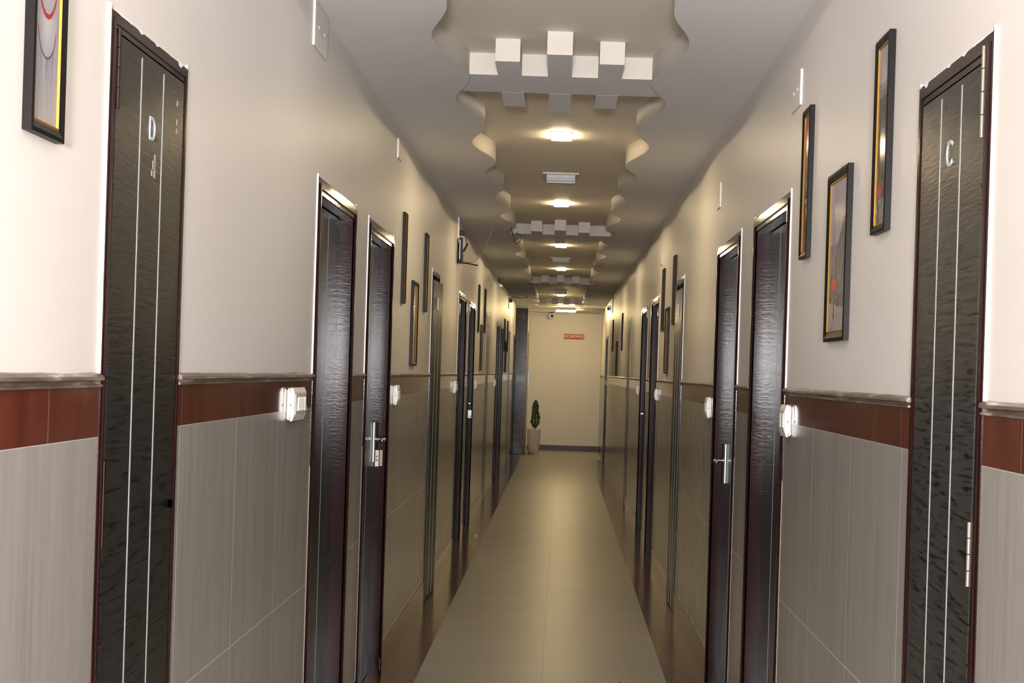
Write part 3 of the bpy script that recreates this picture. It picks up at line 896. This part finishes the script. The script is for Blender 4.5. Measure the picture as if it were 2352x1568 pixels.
# air vents
def vent(y, label):
    root = empty('air_vent', (-0.039, y, TRAY), label, 'air vent', 'aluminium air vents in the ceiling tray')
    w, d = 0.118, 0.18
    bm = bmesh.new()
    for a0, a1, b0, b1 in ((-w, -w + 0.02, -d, d), (w - 0.02, w, -d, d), (-w + 0.02, w - 0.02, -d, -d + 0.02), (-w + 0.02, w - 0.02, d - 0.02, d)):
        box(bm, a0, a1, b0, b1, -0.010, -0.0002)
    obj('flange', bm, M['cream'], root, bevel=0.001)
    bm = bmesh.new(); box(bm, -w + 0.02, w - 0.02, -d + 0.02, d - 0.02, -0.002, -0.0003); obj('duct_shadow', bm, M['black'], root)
    for k in range(4):
        c = -d + 0.075 + k * (2 * d - 0.13) / 3
        bm = bmesh.new()
        dz = 0.004 * (k % 2)
        vs = [bm.verts.new(p) for p in ((-w + 0.024, c - 0.008, -0.004), (w - 0.024, c - 0.008, -0.004), (w - 0.024, c + 0.006, -0.026 - dz), (-w + 0.024, c + 0.006, -0.026 - dz),
                                        (-w + 0.024, c - 0.006, -0.0028), (w - 0.024, c - 0.006, -0.0028), (w - 0.024, c + 0.008, -0.0248 - dz), (-w + 0.024, c + 0.008, -0.0248 - dz))]
        for f in ((0, 1, 2, 3), (7, 6, 5, 4), (0, 4, 5, 1), (1, 5, 6, 2), (2, 6, 7, 3), (3, 7, 4, 0)): bm.faces.new([vs[i] for i in f])
        obj('slat', bm, M['alu'], root)
vent(10.18, 'nearest aluminium air vent, between the first two panel lamps')
vent(17.55, 'middle aluminium air vent, between the third and fourth lamps')
vent(24.6, 'farthest aluminium air vent, just before the last lamp')

# batten tube near the end wall
root = empty('tube_lamp', (0.06, 28.3, CEIL), 'short white batten tube lamp on the ceiling by the end wall', 'tube light')
bm = bmesh.new(); box(bm, -0.182, 0.182, -0.045, 0.02, -0.050, -0.0005); box(bm, -0.19, 0.15, 0.0202, 0.024, -0.0705, -0.0005); obj('batten', bm, M['cream'], root, bevel=0.003)  # batten widened and rear lip added to shield ceiling and upper wall
bm = bmesh.new(); lathe(bm, [(0.015, -0.178), (0.015, 0.178)], 16, c=(0, 0, -0.068), axis='x'); obj('tube', bm, M['tube'], root, smooth=False)
for e in (-1, 1):
    bm = bmesh.new(); box(bm, e * 0.184 - 0.006, e * 0.184 + 0.006, -0.032, 0.026, -0.094, -0.045); obj('lamp_holder', bm, M['white'], root, bevel=0.002)  # holders enlarged to block light along the tube axis

# ------------------------------------------------------------------ far end: pillar, sign, camera, plant, plate
bm = bmesh.new()
box(bm, -WL + 0.0005, -0.625, PILLAR_Y, PILLAR_Y + 0.03, 0, CEIL - 0.045, 0)
o = tag(obj('granite_pillar', bm, M['granite'], bevel=0.006), 'dark granite clad pillar face at the far left end', 'pillar', kind='structure')
o.name = 'trim_20'
bm = bmesh.new(); box(bm, -WL + 0.0005, -0.628, PILLAR_Y + 0.0305, YEND - 0.0005, 0, CEIL - 0.0005)
tag(obj('wall_recess', bm, M['wall']), 'cream return wall behind the granite pillar', 'wall', kind='structure')
# door leaf edge on the return, with its bright plate
root = empty('door_20', (-0.628, 29.1, 0), 'narrow door edge with a long steel plate behind the granite pillar', 'door', kind='structure')
bm = bmesh.new(); box(bm, 0.0005, 0.012, -0.42, -0.36, 0, 2.25); obj('frame', bm, M['brown'], root)
bm = bmesh.new(); box(bm, 0.012, 0.045, -0.415, -0.365, 1.22, 1.53); obj('push_plate', bm, M['steel'], root, bevel=0.003)

# sign
root = empty('no_smoking_sign', (0.235, YEND, 2.205), 'red NO SMOKING sign on the end wall', 'sign')
bm = bmesh.new(); box(bm, -0.196, 0.196, -0.006, -0.0004, -0.052, 0.052); obj('board', bm, M['red'], root, bevel=0.001)
T = Matrix.Translation((0.0, -0.0066, 0.006)) @ Matrix.Rotation(PI / 2, 4, 'X') @ Matrix.Diagonal((1.0, 1.0, 1, 1))
t = text_mesh('lettering', 'NO SMOKING', 0.07, 0.001, M['letter'], root, T, 0.0012)
xs = [v.co.x for v in t.data.vertices]; k = 0.366 / (max(xs) - min(xs)); t.data.transform(Matrix.Diagonal((k, 1, 1, 1)))
bm = bmesh.new(); box(bm, 0.155, 0.185, -0.0072, -0.0058, -0.044, -0.036); obj('maker_mark', bm, M['letter'], root)

# bullet camera under the end beam
root = empty('security_camera', (-0.205, 29.7, CEIL - 0.0435), 'white bullet security camera below the far ceiling beam', 'camera')
bm = bmesh.new(); lathe(bm, [(0.032, 0.0), (0.032, -0.010), (0.012, -0.014), (0.011, -0.03)], 20); obj('mount', bm, M['black'], root)
bm = bmesh.new(); lathe(bm, [(0.028, 0.10), (0.044, 0.085), (0.046, -0.08), (0.046, -0.10), (0.040, -0.10), (0.038, -0.085), (0.0, -0.085)][:6], 24, c=(0, 0, -0.072), axis='y'); obj('housing', bm, M['white'], root, smooth=False)
bm = bmesh.new(); lathe(bm, [(0.030, -0.082), (0.030, -0.094), (0.012, -0.097)], 24, c=(0.004, 0, -0.074), axis='y'); ln = obj('lens_face', bm, M['black'], root)
bm = bmesh.new(); box(bm, -0.048, 0.048, -0.13, 0.07, -0.026, -0.022); obj('sunshade', bm, M['white'], root, bevel=0.002)

# planter
PX, PY = -0.462, 28.62
root = empty('planter', (PX, PY, 0), 'tall off-white tapered planter pot before the end wall', 'planter')
bm = bmesh.new()
prof = [(0.092, 0.0), (0.098, 0.01), (0.112, 0.15), (0.122, 0.30), (0.128, 0.43), (0.130, 0.445), (0.124, 0.445), (0.120, 0.40), (0.02, 0.395)]
lathe(bm, prof, 40); obj('pot', bm, M['pot'], root, smooth=True)
bm = bmesh.new(); lathe(bm, [(0.119, 0.401), (0.10, 0.412), (0.03, 0.418)], 30); obj('soil', bm, M['soil'], root)
root = empty('topiary_plant', (PX + 0.015, PY, 0.415), 'slim dark green topiary conifer in the white pot', 'plant')
bm = bmesh.new(); tube(bm, [(0, 0, 0.0), (0.003, 0, 0.1), (0, 0.002, 0.3), (0.002, 0, 0.5)], 0.010, 8); obj('stem', bm, M['bark'], root)
bm = bmesh.new()
rnd = random.Random(3)
for i in range(5200):
    t = rnd.random(); z = 0.055 + t * 0.50
    env = 0.086 * (math.sin(min(1, (t + 0.10) / 0.38) * PI / 2)) * (1 - 0.50 * max(0, t - 0.32) / 0.68) * (1 if t < 0.88 else max(0.2, (1.02 - t) / 0.14))
    a = rnd.random() * 2 * PI
    env *= 0.92 + 0.42 * mnoise.noise((math.cos(a) * 1.6, math.sin(a) * 1.6, z * 16))
    r = env * math.sqrt(0.35 + 0.65 * rnd.random())
    p = Vector((r * math.cos(a), r * math.sin(a), z))
    d = Vector((math.cos(a), math.sin(a), 0.5 + rnd.random())).normalized()
    sd = d.orthogonal().normalized(); sd.rotate(Matrix.Rotation(rnd.random() * 6.28, 3, d))
    ln_, wd = 0.012 + 0.010 * rnd.random(), 0.0035
    q = p + d * ln_
    bm.faces.new([bm.verts.new(v) for v in (p, p + d * ln_ * .5 + sd * wd, q, p + d * ln_ * .5 - sd * wd)])
me = bpy.data.meshes.new('foliage'); bm.to_mesh(me); bm.free(); me.materials.append(M['leaf'])
o = bpy.data.objects.new('foliage', me); COL.objects.link(o); o.parent = root

# ------------------------------------------------------------------ router and loose wires
root = empty('wifi_router', (-WL, 12.25, 2.45), 'black router with stub aerial fixed high on the left wall', 'router')
bm = bmesh.new(); box(bm, 0.0005, 0.012, -0.09, 0.09, -0.105, 0.085); obj('bracket', bm, M['black'], root, bevel=0.002)
bm = bmesh.new(); box(bm, 0.0125, 0.045, -0.085, 0.085, -0.10, 0.09); rb = obj('body', bm, M['black'], root, bevel=0.006)
bm = bmesh.new(); box(bm, 0.020, 0.025, -0.0872, -0.0848, -0.08, 0.07); obj('silver_trim', bm, M['steel'], rb)
bm = bmesh.new(); tube(bm, [(0.03, -0.06, -0.105), (0.05, -0.06, -0.107), (0.10, -0.06, -0.113), (0.17, -0.06, -0.125)], [0.008, 0.008, 0.0075, 0.007, 0.0065, 0.006, 0.0055, 0.005, 0.005], 8); obj('aerial', bm, M['black'], root)
bm = bmesh.new(); lathe(bm, [(0.013, -0.012), (0.013, 0.012)], 12, c=(0.03, -0.06, -0.105), axis='y'); obj('aerial_joint', bm, M['black'], root)

bm = bmesh.new(); box(bm, -WL + 0.0005, -WL + 0.014, 12.16, 12.176, 2.50, CEIL - 0.0005); tag(obj('conduit', bm, M['whitepaint'], bevel=0.002), 'white conduit dropping from the ceiling to the black router', 'conduit')
root = empty('power_adapter', (-WL, 12.2, 2.585), 'black power adapter with coiled lead above the router', 'adapter')
bm = bmesh.new(); box(bm, 0.0005, 0.012, 0.0, 0.05, -0.045, 0.045); obj('socket_plate', bm, M['white'], root, bevel=0.002)
bm = bmesh.new(); box(bm, 0.0125, 0.055, 0.003, 0.047, -0.022, 0.016); obj('plug', bm, M['black'], root, bevel=0.004)
bm = bmesh.new(); tube(bm, [(0.055, 0.02, -0.01), (0.066, 0.02, -0.04), (0.07, 0.02, -0.09), (0.066, 0.02, -0.13), (0.05, 0.02, -0.148), (0.035, 0.02, -0.15)], 0.003, 6); lead = obj('lead', bm, M['wire'], root)
bm = bmesh.new(); tube(bm, [(0.080, 0.02, -0.085), (0.074, 0.02, -0.10), (0.064, 0.02, -0.122), (0.052, 0.02, -0.148)], 0.0085, 8); obj('coiled_lead', bm, M['wire'], lead)

def cable(pts, r, mat, label):
    bm = bmesh.new(); c = Vector(pts[0]); tube(bm, [Vector(p) - c for p in pts], r, 6)
    return tag(obj('loose_cable', bm, mat, loc=c), label, 'cable')
cable([(-0.575, 12.27, CEIL - 0.001), (-0.582, 12.27, 2.64), (-0.603, 12.27, 2.545), (-0.645, 12.27, 2.45), (-0.70, 12.27, 2.375), (-0.76, 12.27, 2.352), (-0.80, 12.27, 2.365)], 0.0026, M['greywire'], 'thin grey cable curving from ceiling to the black router')
cable([(-0.452, 12.9, CEIL - 0.001), (-0.436, 12.9, 2.64), (-0.420, 12.9, 2.60), (-0.408, 12.9, 2.565), (-0.385, 12.9, 2.575), (-0.368, 12.9, 2.605), (-0.375, 12.9, 2.64), (-0.412, 12.9, 2.655)], 0.0045, M['wire'], 'dark looped cable hanging from the left tray edge')
cable([(-0.475, 20.6, CEIL - 0.0005), (-0.455, 20.6, 2.68), (-0.43, 20.6, 2.668), (-0.40, 20.6, 2.672)], 0.005, M['wire'], 'short dark wire end poking from the left ceiling far down')
cable([(0.47, 20.6, CEIL - 0.0005), (0.455, 20.6, 2.686), (0.43, 20.6, 2.678), (0.40, 20.6, 2.676)], 0.004, M['wire'], 'short dark wire end poking from the right ceiling far down')

# small devices under the ceiling
def gadget(name, x, y, z, dx, dz, mat, mat2, label, cat):
    root = empty(name, (x, y, z), label, cat)
    s = 1 if x < 0 else -1
    bm = bmesh.new(); box(bm, *sorted((s * 0.0005, s * dx)), -0.03, 0.03, -dz / 2, dz / 2); obj('housing', bm, mat, root, bevel=0.004)
    bm = bmesh.new(); lathe(bm, [(dz * 0.28, -0.0302), (dz * 0.28, -0.036), (dz * 0.2, -0.038)], 14, c=(s * dx * 0.6, 0, -dz * 0.12), axis='y'); obj('lens', bm, mat2, root)
    return root
gadget('emergency_lamp', -WL, 20.15, 2.615, 0.055, 0.05, M['white'], M['alu'], 'small pale emergency lamp high on the left wall, past the second trio', 'emergency lamp')
cable([(-WL + 0.005, 20.1, CEIL - 0.001), (-WL + 0.012, 20.1, 2.66), (-WL + 0.04, 20.1, 2.635), (-WL + 0.065, 20.1, 2.625)], 0.006, M['wire'], 'dark lead feeding the pale emergency lamp on the left')
gadget('dome_camera', -WL, 24.35, 2.625, 0.05, 0.085, M['cream'], M['black'], 'small camera high on the left wall near the granite pillar', 'camera')
cable([(-WL + 0.04, 24.3, 2.665), (-0.76, 24.3, 2.664), (-0.68, 24.3, 2.658), (-0.60, 24.3, 2.660), (-0.565, 24.3, 2.67), (-0.56, 24.3, CEIL - 0.0005)], 0.0045, M['wire'], 'dark cable running sideways from the small far left camera')
bm = bmesh.new(); box(bm, -WL + 0.0005, -WL + 0.010, 24.0, 24.012, 2.47, CEIL - 0.0005); tag(obj('conduit', bm, M['brown']), 'brown conduit strip below the small far left camera', 'conduit')
gadget('wifi_box', WR, 24.9, 2.565, 0.055, 0.075, M['alu'], M['black'], 'small grey box high on the right wall near the end', 'wifi box')
bm = bmesh.new(); box(bm, WR - 0.012, WR - 0.0005, 23.6, 23.615, 2.44, CEIL - 0.0005); tag(obj('conduit', bm, M['wire']), 'dark conduit drop high on the right wall near the end', 'conduit')

# crumbs on the floor
def crumb(x, y, r, mat, label):
    bm = bmesh.new(); bmesh.ops.create_icosphere(bm, subdivisions=2, radius=r)
    for v in bm.verts:
        v.co *= 0.75 + 0.5 * mnoise.noise(v.co * 90)
        v.co.z = max(v.co.z * 0.6, -r * 0.35)
    return tag(obj('litter_scrap', bm, mat, loc=(x, y, r * 0.35 + 0.0005)), label, 'litter')
crumb(0.335, 7.50, 0.011, M['wire'], 'small dark scrap on the pale floor at the bottom of the view')
crumb(-0.72, 14.0, 0.012, M['card'], 'small pale scrap on the left brown floor border')

# ------------------------------------------------------------------ light from behind
w = bpy.data.worlds.new('World'); S.world = w; w.use_nodes = True
bg = w.node_tree.nodes['Background']; bg.inputs[0].default_value = (0.80, 0.90, 1.0, 1); bg.inputs[1].default_value = 0.55
ld = bpy.data.lights.new('frontal_fill', 'AREA'); ld.shape = 'RECTANGLE'; ld.size = 0.5; ld.size_y = 0.35  # area light added behind the camera, standing in for flash-like frontal light
ld.energy = 620; ld.color = (1.0, 0.965, 0.98)
lo = bpy.data.objects.new('frontal_fill', ld); COL.objects.link(lo)
lo.location = (-0.04, -2.1, 1.65); lo.rotation_euler = (PI / 2, 0, 0)

# ------------------------------------------------------------------ camera
cam = bpy.data.cameras.new('Camera'); co = bpy.data.objects.new('Camera', cam); COL.objects.link(co)
FPX = 3550.0; RES = 2352.0
cam.sensor_width = 36.0; cam.sensor_fit = 'HORIZONTAL'; cam.lens = FPX / RES * 36.0
cam.shift_x = -(1288.0 - 1176.0) / RES; cam.shift_y = (856.0 - 784.0) / RES
cam.clip_start = 0.05; cam.clip_end = 100
phi = 0.031
r = Vector((math.cos(phi), 0, math.sin(phi))); up = Vector((-math.sin(phi), 0, math.cos(phi))); back = Vector((0, -1, 0))
co.matrix_world = Matrix(((r.x, up.x, back.x, 0), (r.y, up.y, back.y, 0), (r.z, up.z, back.z, EYE), (0, 0, 0, 1)))
S.camera = co

S.view_settings.view_transform = 'Standard'; S.view_settings.look = 'None'
S.view_settings.exposure = 0.0; S.view_settings.gamma = 1.0
S.view_settings.use_curve_mapping = False
